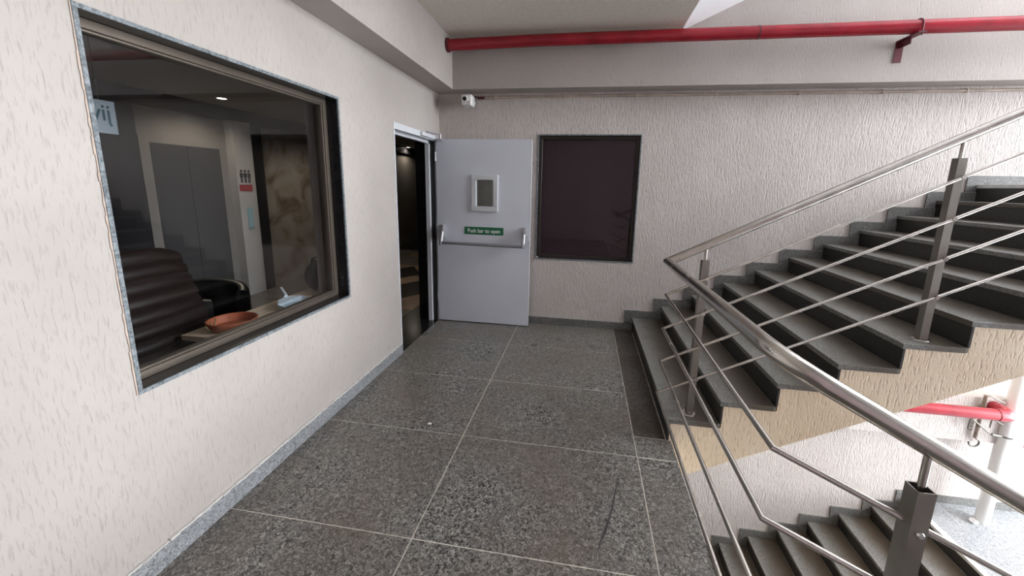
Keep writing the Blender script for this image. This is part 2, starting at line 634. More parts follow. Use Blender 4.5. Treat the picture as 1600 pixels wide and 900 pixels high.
# ------------------------------------------------------------------ dimensions
YB = 4.352          # back wall plane
YF = -3.2           # wall behind the camera
YBB = 4.142         # face of the beam on the back wall
BZ = 2.581          # underside of the beams
SZ = 3.065          # underside of the slab above
RISE, GO = 0.1545, 0.3055
SX = 2.257          # first nosing
FL = 22 * RISE      # floor to floor
YS = 2.375          # outer face of the flight along the back wall
ZBOT, ZTOP = -3.6, 6.6
WY0, WY1, WZ0, WZ1 = 1.127, 2.509, 0.774, 2.155      # window in the left wall
BX0, BX1, BWZ0, BWZ1 = 1.129, 2.222, 0.781, 2.154    # window in the back wall
DY0, DY1, DZ = 3.266, 4.262, 2.121                   # doorway in the left wall
LX = -3.05          # lobby wall

# ------------------------------------------------------------------ shell
struct('wall_left', slab_holes('x', -0.25, 0.0, YF, YB + 0.25, ZBOT, ZTOP,
                               [(WY0, WY1, WZ0, WZ1), (DY0, DY1, -0.02, DZ)]), M_WALL)
struct('wall_back', slab_holes('y', YB, YB + 0.25, 0.0, XR + 0.2, ZBOT, ZTOP, [(BX0, BX1, BWZ0, BWZ1)]), M_WALLB)
struct('wall_front', B((0, XR + 0.2, YF - 0.2, YF, ZBOT, ZTOP)), M_WALLF)
struct('wall_right', slab_holes('x', XR, XR + 0.2, YF, YB, ZBOT, ZTOP,
                                [(0.9, YB - 0.05, -1.69, 1.41), (1.7, YB - 0.05, 1.75, 5.8),
                                 (1.4, YB - 0.05, -3.2, -2.0)]), M_WHITE)
struct('ceiling_stairwell', B((0, XR, YF, YB, ZTOP, ZTOP + 0.2)), M_WHITE)
struct('ceiling_landing', B((0.0, 2.481, YF, YBB, SZ, FL)), M_SOFFIT)
struct('trim_1', B((0.0, 0.235, YF, YB, BZ, SZ)), M_WALL)
struct('trim_2', B((0.235, XR, YBB, YB, BZ, FL + 0.35)), M_WALL)
struct('trim_3', B((0.0, XR, YBB, YB, BZ - FL, -0.34)), M_WALLB)
struct('floor_basement', B((0, XR, YF, YB, -FL - 0.2, -FL)), M_GROUT)

# landing floor: slab with grout bed, and every granite tile by itself
floor = struct('floor', B((0.0, 2.285, YF, YB, -0.335, -0.0015)), M_GROUT)
tile_cols = [(0.0, 0.962), (0.962, 2.058)]
tile_rows = [-3.2, -2.36, -1.6, -0.845, -0.09, 0.662, 1.414, 2.172, 2.918, 3.67, 4.352]
G = 0.0032
def tile(x0, x1, y0, y1, mat=M_TILE, z0=-0.03, z1=0.0, parent=floor, name='tile'):
    bm = B((x0 + G, x1 - G, y0 + G, y1 - G, z0, z1))
    return obj(name, bm, mat, parent)
for x0, x1 in tile_cols:
    for y0, y1 in zip(tile_rows[:-1], tile_rows[1:]):
        tile(x0, x1, y0, y1)
for y0, y1 in zip((-3.2, -0.9, 0.35, 1.2), (-0.9, 0.35, 1.2, 2.168)):
    tile(2.0575, 2.296, y0, y1)
tile(2.0575, 2.296, 2.172, 2.372)
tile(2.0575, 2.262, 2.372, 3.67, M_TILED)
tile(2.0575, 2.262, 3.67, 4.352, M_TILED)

# skirtings
bm = bmesh.new()
sk = struct_empty('baseboard_left')
ys = [YF, -0.6, 0.6, 1.85, DY0]
for a, b in zip(ys[:-1], ys[1:]):
    obj('skirting_piece', B((0.0, 0.016, a + 0.0008, b - 0.0008, 0.0, 0.094), bev=0.0015), M_SKIRT, sk)
bm.free()
bm = bmesh.new()
rr = random.Random(3)
prev = None
yy = YF
while yy < DY0:
    y1 = min(DY0, yy + 0.035)
    w = 0.012 + rr.random() * 0.006
    h = 0.098 + rr.random() * 0.008
    box(bm, 0.0, w, yy, y1, 0.0935, h)
    yy = y1
obj('mortar_line', bm, M_MORTAR, sk)
skb = struct_empty('baseboard_back')
for a, b in zip((0.0, 0.95, 1.75), (0.95, 1.75, SX + 0.009)):
    obj('skirting_piece', B((a + 0.0008, b - 0.0008, YB - 0.016, YB, 0.0, 0.085), bev=0.0015), M_SKIRTD, skb)

# ------------------------------------------------------------------ stairs
def make_stairs(name, label, dz):
    root = thing(name, label, 'stairs', (SX, YS, dz))
    # concrete body, its side plastered tan
    poly = []
    zlow = lambda x: -0.208 + 0.503 * (x - 2.38)
    x_end = SX + 10 * GO
    poly.append((SX + 0.022, -0.30))
    for i in range(11):
        x = SX + GO * i + 0.022
        poly.append((x, RISE * i - (0.032 if i else 0.30)))
        if i < 10:
            poly.append((x, RISE * (i + 1) - 0.032))
    poly.append((x_end + 0.022, zlow(x_end + 0.022)))
    pl2 = []
    for p in poly:
        if not pl2 or (abs(pl2[-1][0] - p[0]) > 1e-6 or abs(pl2[-1][1] - p[1]) > 1e-6):
            pl2.append(p)
    bm = bmesh.new()
    prism_y(bm, [(x, z + dz) for x, z in pl2], YS, YB)
    obj('stringer', bm, M_STRINGER, root)
    r_me = t_me = None
    for i in range(11):
        x = SX + GO * i
        z = dz + RISE * i
        # riser panel
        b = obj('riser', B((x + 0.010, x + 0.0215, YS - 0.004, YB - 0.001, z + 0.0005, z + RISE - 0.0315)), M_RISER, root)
        if i < 10:
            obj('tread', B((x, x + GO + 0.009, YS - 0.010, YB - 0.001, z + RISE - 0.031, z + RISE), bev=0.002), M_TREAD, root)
        # L-shaped skirting against the wall, with a raw reddish end
        zt = z + RISE
        x1 = x + GO + 0.009 if i < 10 else x + 1.55
        bm = bmesh.new()
        prism_y(bm, [(x - 0.085, zt - RISE + 0.088), (x - 0.001, zt - RISE + 0.088), (x - 0.001, zt + 0.001),
                     (x1, zt + 0.001), (x1, zt + 0.085), (x - 0.085, zt + 0.085)], YB - 0.014, YB - 0.0005)
        obj('skirting_piece', bm, M_SKIRTD, root)
    return root

make_stairs('staircase', 'wide granite staircase rising right along the back wall from the landing', 0.0)
make_stairs('staircase', 'lower granite staircase seen down the stairwell through the railing', -FL)
# flight of the storey above: only its smooth white underside shows
bm = bmesh.new()
prism_y(bm, [(2.481, SZ), (5.40, SZ + 0.45 * 2.919), (5.40, SZ + 0.45 * 2.919 + 0.3), (2.481, FL)], YS, YBB)
struct('ceiling_upper_flight', bm, M_WHITE)
bm = bmesh.new()
prism_y(bm, [(2.481, SZ), (2.481, FL), (5.34, 1.72), (5.34, 1.42)], -0.9, 1.06)
struct('ceiling_return_flight', bm, M_WHITE)
# return flight going down from the landing, in front of the well
bm = bmesh.new()
poly = [(2.30, -0.32), (2.30, -0.02)]
for i in range(10):
    x = 2.30 + GO * i
    poly += [(x, -RISE * (i + 1) - 0.001), (x + GO, -RISE * (i + 1))]
poly += [(2.30 + 10 * GO, -RISE * 10 - 0.30), (2.34, -0.35)]
prism_y(bm, poly, -0.9, 1.06)
struct('floor_return_flight', bm, M_STEP)

# half landings
for k, z in ((0, -11 * RISE), (1, 11 * RISE)):
    x0 = SX + 10 * GO
    lf = struct('floor_half_landing', B((x0 + 0.022, XR, YF, YB, z - 0.28, z - 0.0015)), M_WHITE)
    rows = [YF, -1.2, -0.1, 1.0, 2.1, 3.2, YB]
    for a, b in zip(rows[:-1], rows[1:]):
        obj('edge_slab', B((x0, x0 + 0.055, a + G, b - G, z - 0.03, z), bev=0.002), M_NOSE, lf)
        obj('tile', B((x0 + 0.058, x0 + 0.30, a + G, b - G, z - 0.03, z)), M_SKIRT, lf)
        obj('tile', B((x0 + 0.306, x0 + 0.95, a + G, b - G, z - 0.03, z)), M_SKIRT, lf)
        obj('tile', B((x0 + 0.956, XR, a + G, b - G, z - 0.03, z)), M_SKIRT, lf)

# ------------------------------------------------------------------ window in the left wall
w1 = struct_empty('window_1')
e = 0.016
obj('granite_edge', B(*frame_boxes('x', -0.004, 0.006, WY0 - 0.002, WY1 + 0.002, WZ0 - 0.002, WZ1 + 0.002, e), bev=0.001), M_EDGE, w1)
obj('granite_reveal', B(*frame_boxes('x', -0.165, -0.0045, WY0, WY1, WZ0, WZ1, 0.014)), M_BLACK, w1)
obj('outer_frame', B(*frame_boxes('x', -0.155, -0.080, WY0 + 0.014, WY1 - 0.014, WZ0 + 0.014, WZ1 - 0.014, 0.034), bev=0.002), M_BRONZE, w1)
obj('glazing_bead', B(*frame_boxes('x', -0.130, -0.088, WY0 + 0.0481, WY1 - 0.0481, WZ0 + 0.0481, WZ1 - 0.0481, 0.010), bev=0.002), M_BRONZE, w1)
obj('pane', B((-0.113, -0.107, WY0 + 0.052, WY1 - 0.052, WZ0 + 0.052, WZ1 - 0.052)), M_GLASS, w1)
bm = bmesh.new()
yy, rr = WZ0, random.Random(5)
while yy < WZ1:
    y1 = min(WZ1, yy + 0.03)
    box(bm, 0.0, 0.0035, WY0 - 0.005 - rr.random() * 0.004, WY0 - 0.002, yy, y1)
    yy = y1
obj('mortar_line', bm, M_CONDUIT, w1)

# window in the back wall
w2 = struct_empty('window_2')
obj('granite_edge', B(*frame_boxes('y', YB - 0.006, YB + 0.004, BX0 - 0.002, BX1 + 0.002, BWZ0 - 0.002, BWZ1 + 0.002, 0.014), bev=0.001), M_EDGE, w2)
obj('granite_reveal', B(*frame_boxes('y', YB + 0.0045, YB + 0.16, BX0, BX1, BWZ0, BWZ1, 0.012)), M_BLACK, w2)
obj('outer_frame', B(*frame_boxes('y', YB + 0.035, YB + 0.10, BX0 + 0.012, BX1 - 0.012, BWZ0 + 0.012, BWZ1 - 0.012, 0.034), bev=0.002), M_BRONZED, w2)
obj('pane', B((BX0 + 0.045, BX1 - 0.045, YB + 0.065, YB + 0.071, BWZ0 + 0.045, BWZ1 - 0.045)), M_GLASSD, w2)
obj('white_block', B((BX0 + 0.015, BX0 + 0.03, YB - 0.008, YB + 0.01, BWZ0 + 0.012, BWZ0 + 0.026)), M_PLAST, w2)  # small white block in the lower left corner

# ------------------------------------------------------------------ fire door
d = struct_empty('door_1')
d['label'] = 'grey steel fire door standing open against the back wall'
LY0, LY1 = 4.205, 4.25          # the open leaf lies along the back wall
vx0, vx1, vz0, vz1 = 0.475, 0.665, 1.365, 1.655
lx0, lx1 = 0.012, 1.078
obj('door_leaf', slab_holes('y', LY0, LY1, lx0, lx1, 0.012, 2.085, [(vx0, vx1, vz0, vz1)]), M_DOOR, d)
obj('edge_strip', B((lx1, lx1 + 0.004, LY0 - 0.001, LY1 + 0.001, 0.012, 2.085)), M_FRAME, d, label='pale grey edge strip')
vf = obj('vision_frame', B(*frame_boxes('y', LY0 - 0.018, LY0, vx0 - 0.055, vx1 + 0.055, vz0 - 0.055, vz1 + 0.055, 0.055), bev=0.004), M_FRAME, d)
obj('pane', B((vx0, vx1, LY0 + 0.015, LY0 + 0.021, vz0, vz1)), M_GLASSC, vf)
sg = obj('sign_plate', B((0.335, 0.785, LY0 - 0.005, LY0, 1.050, 1.135), bev=0.002), M_GREEN, d, label='green plate reading Push bar to open')


def text(name, s, size, mat, parent, loc, rot, align='CENTER', sx=1.0):
    c = bpy.data.curves.new(name, 'FONT')
    c.body = s
    c.size = size
    c.align_x = align
    c.align_y = 'CENTER'
    c.extrude = 0.0012
    c.offset = 0.0007
    t = bpy.data.objects.new('tmp_text', c)
    COL.objects.link(t)
    dg = bpy.context.evaluated_depsgraph_get()
    me = bpy.data.meshes.new_from_object(t.evaluated_get(dg))
    bpy.data.objects.remove(t)
    bpy.data.curves.remove(c)
    me.name = name
    me.materials.clear()
    me.materials.append(mat)
    mat4 = Matrix.Translation(Vector(loc)) @ rot @ Matrix.Diagonal((sx, 1, 1, 1))
    me.transform(mat4)
    o = bpy.data.objects.new(name, me)
    COL.objects.link(o)
    if parent:
        o.parent = parent
        o.matrix_parent_inverse = Matrix.Translation(-Vector(parent.location))
    return o


text('lettering', 'Push bar to open', 0.062, M_LETTER, sg, (0.56, LY0 - 0.006, 1.0915),
     Matrix.Rotation(math.pi / 2, 4, 'X'), sx=0.88)
# push bar: two lever housings and the bar
pb = bpy.data.objects.new('push_bar', None)
bm = bmesh.new()
tube(bm, [(0.10, 4.105, 0.955), (1.015, 4.105, 0.945)], 0.017, 14)
pb = obj('push_bar', bm, M_BAR, d, True)
for hx in (0.088, 1.022):
    bm = B((hx - 0.026, hx + 0.026, LY0 - 0.062, LY0, 1.005, 1.150), bev=0.012, seg=2)
    obj('lever_housing', bm, M_BARB, pb, True)
    bm = bmesh.new()
    tube(bm, [(hx, LY0 - 0.05, 1.075), (hx, 4.115, 0.985), (hx, 4.105, 0.945), (hx, 4.105, 0.93)], [0.021, 0.023, 0.024, 0.018], 10)
    obj('lever_arm', bm, M_BARB, pb, True)
bm = bmesh.new()
tube(bm, [(1.045, LY0, 1.045), (1.045, LY0 - 0.03, 1.045)], [0.017, 0.013], 14)
obj('latch_knob', bm, M_CHROME, pb, True, label='bright round latch knob')
# hinges
for hz in (0.25, 1.05, 1.85):
    bm = bmesh.new()
    tube(bm, [(0.006, LY0 - 0.008, hz), (0.006, LY0 - 0.008, hz + 0.10)], 0.008, 10)
    obj('hinge', bm, M_BARB, d, True)
# steel frame of the doorway
fr = bmesh.new()
box(fr, -0.105, 0.004, DY0, DY0 + 0.018, 0.0, DZ)
box(fr, -0.105, 0.004, DY1 - 0.050, DY1, 0.0, DZ)
box(fr, -0.105, 0.004, DY0 + 0.018, DY1 - 0.050, DZ - 0.055, DZ)
box(fr, -0.105, -0.060, DY0 + 0.018, DY1 - 0.050, DZ - 0.085, DZ - 0.055)
box(fr, -0.105, -0.060, DY1 - 0.085, DY1 - 0.050, 0.0, DZ - 0.055)
obj('door_frame', fr, M_FRAME, d)
obj('seal', B((-0.056, -0.004, DY1 - 0.054, DY1 - 0.0502, 0.0, DZ - 0.057)), M_GASKET, d, label='black smoke seal')
# closer: slide rail under the frame head, arm to the leaf
cl = obj('closer_rail', B((-0.02, 0.030, DY0 + 0.55, DY1 - 0.06, DZ - 0.045, DZ - 0.006), bev=0.003), M_FRAME, d)
bm = bmesh.new()
tube(bm, [(0.02, 3.95, DZ + 0.006), (0.075, 4.175, DZ + 0.006)], 0.009, 8)
tube(bm, [(0.075, 4.175, DZ + 0.016), (0.075, 4.175, DZ - 0.04)], 0.013, 10)
box(bm, 0.05, 0.10, 4.16, 4.205, DZ - 0.06, DZ - 0.035)
obj('closer_arm', bm, M_BARB, cl, True)
# black granite threshold, two pieces
th = struct_empty('floor_threshold')
obj('threshold_slab', B((-0.205, 0.0, DY0, DY1, -0.03, 0.001)), M_BLACK, th)
obj('threshold_slab', B((-0.46, -0.208, DY0, DY1, -0.03, 0.001)), M_BLACK, th)
obj('threshold_slab', B((-0.46, -0.252, DY1, 8.0, -0.03, 0.001)), M_BLACK, th)
obj('threshold_slab', B((-0.46, -0.252, 0.3, DY0, -0.03, 0.001)), M_BLACK, th)

# ------------------------------------------------------------------ railing
RX, RY = 2.195, 2.463
rail = thing('stair_railing', 'brushed steel stair railing with four thin bars and a round handrail', 'railing', (RX, RY, 0.0))
SL = 0.512
xe = 5.30
hz0 = 1.158
yb = 1.01
path = [(xe, RY, hz0 + 0.518 * (xe - RX)), (RX, RY, hz0)]
# bend: rounded
bend = arc_path([(RX, RY - 0.2, hz0), (RX, yb, hz0 + 0.02), (RX + 0.9, yb, hz0 + 0.02 - 0.55 * 0.9)], 0.14, 8)
path += bend[1:-1] + [Vector((4.6, yb, hz0 + 0.02 - 0.55 * (4.6 - RX)))]
bm = bmesh.new()
tube(bm, path, 0.0255, 20)
obj('handrail', bm, M_STEEL, rail, True)
for z0, z1 in ((0.952, 0.932), (0.730, 0.716), (0.510, 0.500), (0.290, 0.285)):
    bm = bmesh.new()
    ybar = RY - 0.024
    tube(bm, [(xe, ybar, z0 + SL * (xe - RX)), (RX, ybar, z0), (RX, yb, z1), (4.6, yb, z1 - 0.48 * (4.6 - RX))], 0.0088, 12)
    obj('bar', bm, M_STEEL, rail, True)


def post(x, y, zb, zt, zr):
    h = 0.021
    bm = bmesh.new()
    # square tube, open at the top
    o = [(x - h, y - h), (x + h, y - h), (x + h, y + h), (x - h, y + h)]
    i_ = [(x - h + .003, y - h + .003), (x + h - .003, y - h + .003), (x + h - .003, y + h - .003), (x - h + .003, y + h - .003)]
    ob = [bm.verts.new((*p, zb)) for p in o]
    ot = [bm.verts.new((*p, zt)) for p in o]
    it = [bm.verts.new((*p, zt)) for p in i_]
    il = [bm.verts.new((*p, zt - 0.02)) for p in i_]
    for k in range(4):
        n = (k + 1) % 4
        bm.faces.new((ob[k], ob[n], ot[n], ot[k]))
        bm.faces.new((ot[k], ot[n], it[n], it[k]))
        bm.faces.new((it[k], it[n], il[n], il[k]))
    bm.faces.new(il)
    bm.faces.new(list(reversed(ob)))
    p = obj('post', bm, M_STEELP, rail)
    bm = bmesh.new()
    tube(bm, [(x, y, zt - 0.03), (x, y, zr - 0.01)], 0.0088, 12)
    obj('pin', bm, M_STEEL, p, True)
    bm = bmesh.new()
    lathe(bm, [(0, 0.009), (0.028, 0.009), (0.042, 0.006), (0.044, 0.0), (0, 0.0)], 20, (x, y, zb))
    obj('base_flange', bm, M_STEEL, p, True)
    return p


for k, i in enumerate((0, 4, 8)):
    px = 2.411 + k * 4 * GO
    zt = RISE * (i + 1)
    p = post(px, RY, zt, zt + 1.022, hz0 + 0.518 * (px - RX))
    for z0 in (0.952, 0.730, 0.510, 0.290):
        zz = z0 + SL * (px - RX)
        bm = bmesh.new()
        tube(bm, [(px + 0.012, RY - 0.019, zz + 0.006), (px + 0.012, RY - 0.036, zz + 0.006)], 0.012, 10)
        obj('bolt', bm, M_STEEL, p, True)
px = 2.550
p = post(px, yb, -RISE, 0.868, hz0 + 0.02 - 0.55 * (px - RX))
for z1 in (0.932, 0.716, 0.500, 0.285):
    zz = z1 - 0.48 * (px - RX) - 0.012
    bm = bmesh.new()
    lathe(bm, [(0, 0.009), (0.0065, 0.009), (0.009, 0.006), (0.0095, 0.0), (0, 0)], 14)
    bmesh.ops.transform(bm, matrix=Matrix.Translation((px + 0.002, yb - 0.021, zz)) @ Matrix.Rotation(math.pi / 2, 4, 'X'), verts=bm.verts[:])
    obj('bolt', bm, M_CHROME, p, True)

# ------------------------------------------------------------------ pipes on the back wall
PZ, PY, PR = 2.972, 3.985, 0.054
pipe = thing('fire_pipe', 'long red fire pipe running high along the back wall under the slab', 'pipe', (0.3, PY, PZ))
bm = bmesh.new()
tube(bm, [(0.24, PY, PZ - 0.015), (1.2, PY, PZ), (8.5, PY, PZ)], PR, 20)
obj('pipe_run', bm, M_RED, pipe, True)
bm = bmesh.new()
tube(bm, [(0.236, PY, PZ - 0.015), (0.262, PY, PZ - 0.015)], PR + 0.012, 20)
obj('pipe_flange', bm, M_MAROON, pipe, True)
bm = bmesh.new()
tube(bm, [(3.095, PY, PZ), (3.107, PY, PZ)], PR + 0.002, 20)
obj('weld_joint', bm, M_MAROON, pipe, True, label='dark weld seam')


def support(x, y, z, root):
    """Z-shaped wall bracket under the pipe with a U-clamp over it"""
    bm = B((x - 0.03, x + 0.03, YBB - 0.008, YBB, z - 0.235, z - 0.06),
           (x - 0.03, x + 0.03, y - 0.085, YBB - 0.008, z - 0.068, z - 0.058),
           (x - 0.004, x + 0.004, y + 0.03, YBB - 0.008, z - 0.12, z - 0.068))
    br = obj('wall_bracket', bm, M_MAROON, root)
    bm = bmesh.new()
    rr_ = PR + 0.006
    pts = [(x + 0.012, y + rr_ * math.cos(a), z + rr_ * math.sin(a)) for a in [math.pi * t / 12 for t in range(13)]]
    pts = [(x + 0.012, y + rr_, z - 0.085)] + pts + [(x + 0.012, y - rr_, z - 0.085)]
    tube(bm, pts, 0.005, 8)
    obj('u_clamp', bm, M_MAROON, br, True)


support(4.32, PY, PZ, pipe)

cond = thing('conduit', 'thin brown cable conduit clipped in a line below the back wall beam', 'conduit', (0.5, YB, 2.56))
bm = bmesh.new()
tube(bm, [(0.46, YB - 0.014, 2.532), (0.9, YB - 0.014, 2.540), (8.4, YB - 0.014, 2.544)], 0.0125, 12)
obj('conduit_run', bm, M_CONDUIT, cond, True)
bm = bmesh.new()
tube(bm, [(0.455, YB - 0.014, 2.532), (0.53, YB - 0.014, 2.5335)], 0.0145, 12)
obj('conduit_sleeve', bm, M_MAROON, cond, True, label='dark end sleeve')
for i, cx in enumerate((0.65, 1.40, 2.13, 2.90, 3.66, 4.38, 5.06, 5.78)):
    z = 2.536 + 0.007 * min(1, i / 3)
    obj('clip', B((cx - 0.009, cx + 0.009, YB - 0.029, YB, z - 0.018, z + 0.018), bev=0.003), M_CONDUIT, cond)

# security camera
sc = thing('security_camera', 'small white security camera under the beam in the back corner', 'camera', (0.385, YB, 2.49))
bm = B((0.315, 0.435, 4.165, 4.30, 2.425, 2.540), bev=0.022, seg=3)
obj('housing', bm, M_PLAST, sc, True)
bm = bmesh.new()
tube(bm, [(0.360, 4.168, 2.492), (0.360, 4.152, 2.491)], [0.034, 0.030], 18)
ln = obj('lens_ring', bm, M_PLAST, sc, True)
bm = bmesh.new()
tube(bm, [(0.360, 4.154, 2.491), (0.360, 4.149, 2.491)], [0.023, 0.021], 18)
obj('lens', bm, M_LENS, ln, True, label='round black lens')
bm = B((0.40, 0.428, 4.158, 4.20, 2.425, 2.475), bev=0.006)
obj('hinge_tab', bm, M_PLAST, sc, True)
bm = bmesh.new()
tube(bm, [(0.385, 4.29, 2.485), (0.385, YB - 0.01, 2.485), (0.385, YB, 2.485)], [0.02, 0.032, 0.036], 14)
obj('wall_mount', bm, M_PLAST, sc, True)
bm = bmesh.new()
tube(bm, [(0.42, 4.29, 2.52), (0.425, YB - 0.03, 2.545), (0.465, YB - 0.02, 2.535)], 0.007, 8)
obj('cable', bm, M_BLACKP, sc, True)

# ------------------------------------------------------------------ lower half landing
dp = thing('drain_pipe', 'white vertical drain pipe standing on the bright lower landing', 'pipe', (5.86, 4.13, -11 * RISE))
bm = bmesh.new()
tube(bm, [(5.86, 4.13, -11 * RISE), (5.86, 4.13, 1.40)], 0.055, 24)
obj('pipe_run', bm, M_PIPEW, dp, True)
bm = bmesh.new()
tube(bm, [(5.86, 4.13, -0.72), (5.86, 4.13, -0.705)], 0.0565, 24)
obj('joint_ring', bm, M_WIRE, dp, True, label='thin dark joint ring')
bm = bmesh.new()
tube(bm, [(5.80, 4.11, -1.70), (5.765, 4.10, -1.692), (5.745, 4.095, -1.665)], [0.022, 0.024, 0.026], 12)
obj('floor_clip', bm, M_PIPEW, dp, True)

lp = thing('fire_pipe', 'short stretch of red fire pipe behind the white drain pipe below', 'pipe', (5.4, PY, PZ - FL))
bm = bmesh.new()
tube(bm, [(4.6, PY, PZ - FL), (5.60, PY, PZ - FL)], PR, 18)
obj('pipe_run', bm, M_RED, lp, True)
bm = bmesh.new()
tube(bm, arc_path([(5.598, PY, PZ - FL), (5.705, PY, PZ - FL), (5.705, YBB, PZ - FL)], 0.07, 6), PR + 0.004, 18)
obj('elbow', bm, M_RED, lp, True)

hb = thing('pipe_hanger', 'weathered upright hanger with wire hooks behind the lower red pipe', 'bracket', (5.60, YBB, -0.8))
bm = bmesh.new()
tube(bm, [(5.605, YBB - 0.03, -0.30), (5.600, YBB - 0.03, -0.76)], 0.018, 10)
obj('upright', bm, M_RUST, hb, True)
bm = bmesh.new()
tube(bm, [(5.60 + 0.045 * math.sin(a), YBB - 0.03, -0.81 + 0.045 * math.cos(a)) for a in [0.2 + t * 0.5 for t in range(10)]], 0.008, 8)
obj('end_hook', bm, M_WIRE, hb, True)
bm = bmesh.new()
tube(bm, arc_path([(5.605, YBB - 0.04, -0.31), (5.63, YBB - 0.04, -0.30), (5.74, YBB - 0.03, -0.355), (5.79, YBB - 0.02, -0.37)], 0.04, 4), 0.007, 8)
obj('wire_arm', bm, M_WIRE, hb, True)
bm = bmesh.new()
tube(bm, arc_path([(5.50, YBB - 0.05, -0.66), (5.50, YBB - 0.055, -0.56), (5.52, YBB - 0.055, -0.55), (5.68, YBB - 0.055, -0.68), (5.79, YBB - 0.06, -0.70)], 0.02, 3), 0.007, 8)
for zz in (-0.59, -0.625, -0.66):
    tube(bm, [(5.50, YBB - 0.05, zz), (5.53, YBB - 0.06, zz)], 0.005, 6)
obj('wire_arm', bm, M_WIRE, hb, True)
bm = bmesh.new()
tube(bm, arc_path([(5.69, YBB - 0.04, -0.63), (5.69, YBB - 0.04, -0.55), (5.71, YBB - 0.04, -0.54), (5.785, YBB - 0.04, -0.585)], 0.02, 3), 0.006, 8)
tube(bm, [(5.70, YBB - 0.058, -0.688), (5.77, YBB - 0.06, -0.698)], 0.014, 8)
obj('wire_arm', bm, M_WIRE, hb, True)

hv = thing('hydrant_valve', 'red valve with a purple cap beside the white drain pipe', 'valve', (6.02, 4.05, -0.78))
bm = bmesh.new()
tube(bm, [(5.965, 4.02, -0.765), (6.16, 4.02, -0.765)], [0.045, 0.04], 14)
obj('valve_body', bm, M_RED, hv, True)
bm = bmesh.new()
tube(bm, [(6.03, 4.02, -0.74), (6.03, 4.02, -0.62)], 0.03, 12)
obj('valve_neck', bm, M_PIPEW, hv, True)
bm = bmesh.new()
tube(bm, [(6.03, 4.02, -0.63), (6.03, 4.02, -0.54)], [0.05, 0.042], 14)
obj('valve_cap', bm, M_PURPLE, hv, True)

# ------------------------------------------------------------------ small things on the landing
bm = bmesh.new()
box(bm, 0.692, 0.716, 2.240, 2.258, 0.0004, 0.004)
bmesh.ops.bevel(bm, geom=bm.edges[:], offset=0.0015, segments=1, affect='EDGES')
tag(obj('paper_scrap', bm, M_PLAST), 'tiny white scrap lying on the grey granite floor tiles', 'scrap')
bm = bmesh.new()
pts = [(1.935, 2.00), (1.905, 1.86), (1.876, 1.73), (1.842, 1.615), (1.818, 1.55), (1.795, 1.475)]
ws = [0.0015, 0.004, 0.005, 0.008, 0.004, 0.0015]
L, R_ = [], []
for (x, y), w in zip(pts, ws):
    L.append(bm.verts.new((x - w, y, 0.0004)))
    R_.append(bm.verts.new((x + w, y + 0.002, 0.0004)))
for i in range(len(pts) - 1):
    bm.faces.new((L[i], R_[i], R_[i + 1], L[i + 1]))
sm = obj('scuff_mark', bm, plain('black_scuff', (0.045, 0.045, 0.047), 0.5), floor, label='dark curved scuff')

# ------------------------------------------------------------------ lobby behind the left wall
LYA, LYB = -0.6, 11.0
struct('wall_lobby', B((LX - 0.2, LX, LYA, LYB, -0.2, 2.75)), M_LPLAST)
struct('wall_lobby_near', B((LX - 0.2, -0.25, LYA - 0.2, LYA, -0.2, 2.75)), M_LDARK)
struct('wall_lobby_far', B((LX - 0.2, -0.25, LYB, LYB + 0.2, -0.2, 2.75)), M_LBLACK)
struct('wall_lobby_right', B((-0.25, 0.0, YB + 0.25, LYB, -0.2, 2.75)), M_LBLACK)
struct('trim_11', B((-0.25, -0.106, DY1 - 0.014, DY1, 0.0, DZ), (-0.25, -0.106, DY0, DY0 + 0.014, 0.0, DZ)), M_BLACK)
struct('ceiling_lobby', B((LX, -0.25, LYA, LYB, 2.52, 2.75)), M_LCEIL)
lfl = struct('floor_lobby', B((LX, -0.25, LYA, LYB, -0.2, -0.0035)), M_LTILED)
# brown floor with grey bands and dark diamonds
def poly_slab(pts, z0, z1):
    bm = bmesh.new()
    a = [bm.verts.new((x, y, z0)) for x, y in pts]
    b = [bm.verts.new((x, y, z1)) for x, y in pts]
    bm.faces.new(list(reversed(a)))
    bm.faces.new(b)
    n = len(pts)
    for i in range(n):
        bm.faces.new((a[i], a[(i + 1) % n], b[(i + 1) % n], b[i]))
    return bm
for i in range(10):
    for j, (x0, x1) in enumerate(((LX, -2.2), (-2.2, -1.33), (-1.33, -0.463))):
        y0 = 0.2 + i * 0.86
        near_window = y0 < 3.0 or j == 0
        m = M_LTILEG if (near_window or (i + j) % 3 == 0) else M_LTILE
        obj('tile', B((x0 + 0.003, x1 - 0.003, y0 + 0.003, y0 + 0.857, -0.02, -0.001)), m, lfl)
for cx, cy in ((-0.86, 5.55), (-0.86, 7.3), (-1.6, 6.4)):
    obj('diamond_inlay', poly_slab([(cx, cy - 0.62), (cx + 0.42, cy), (cx, cy + 0.62), (cx - 0.42, cy)], -0.018, 0.0006), M_LTILED, lfl)
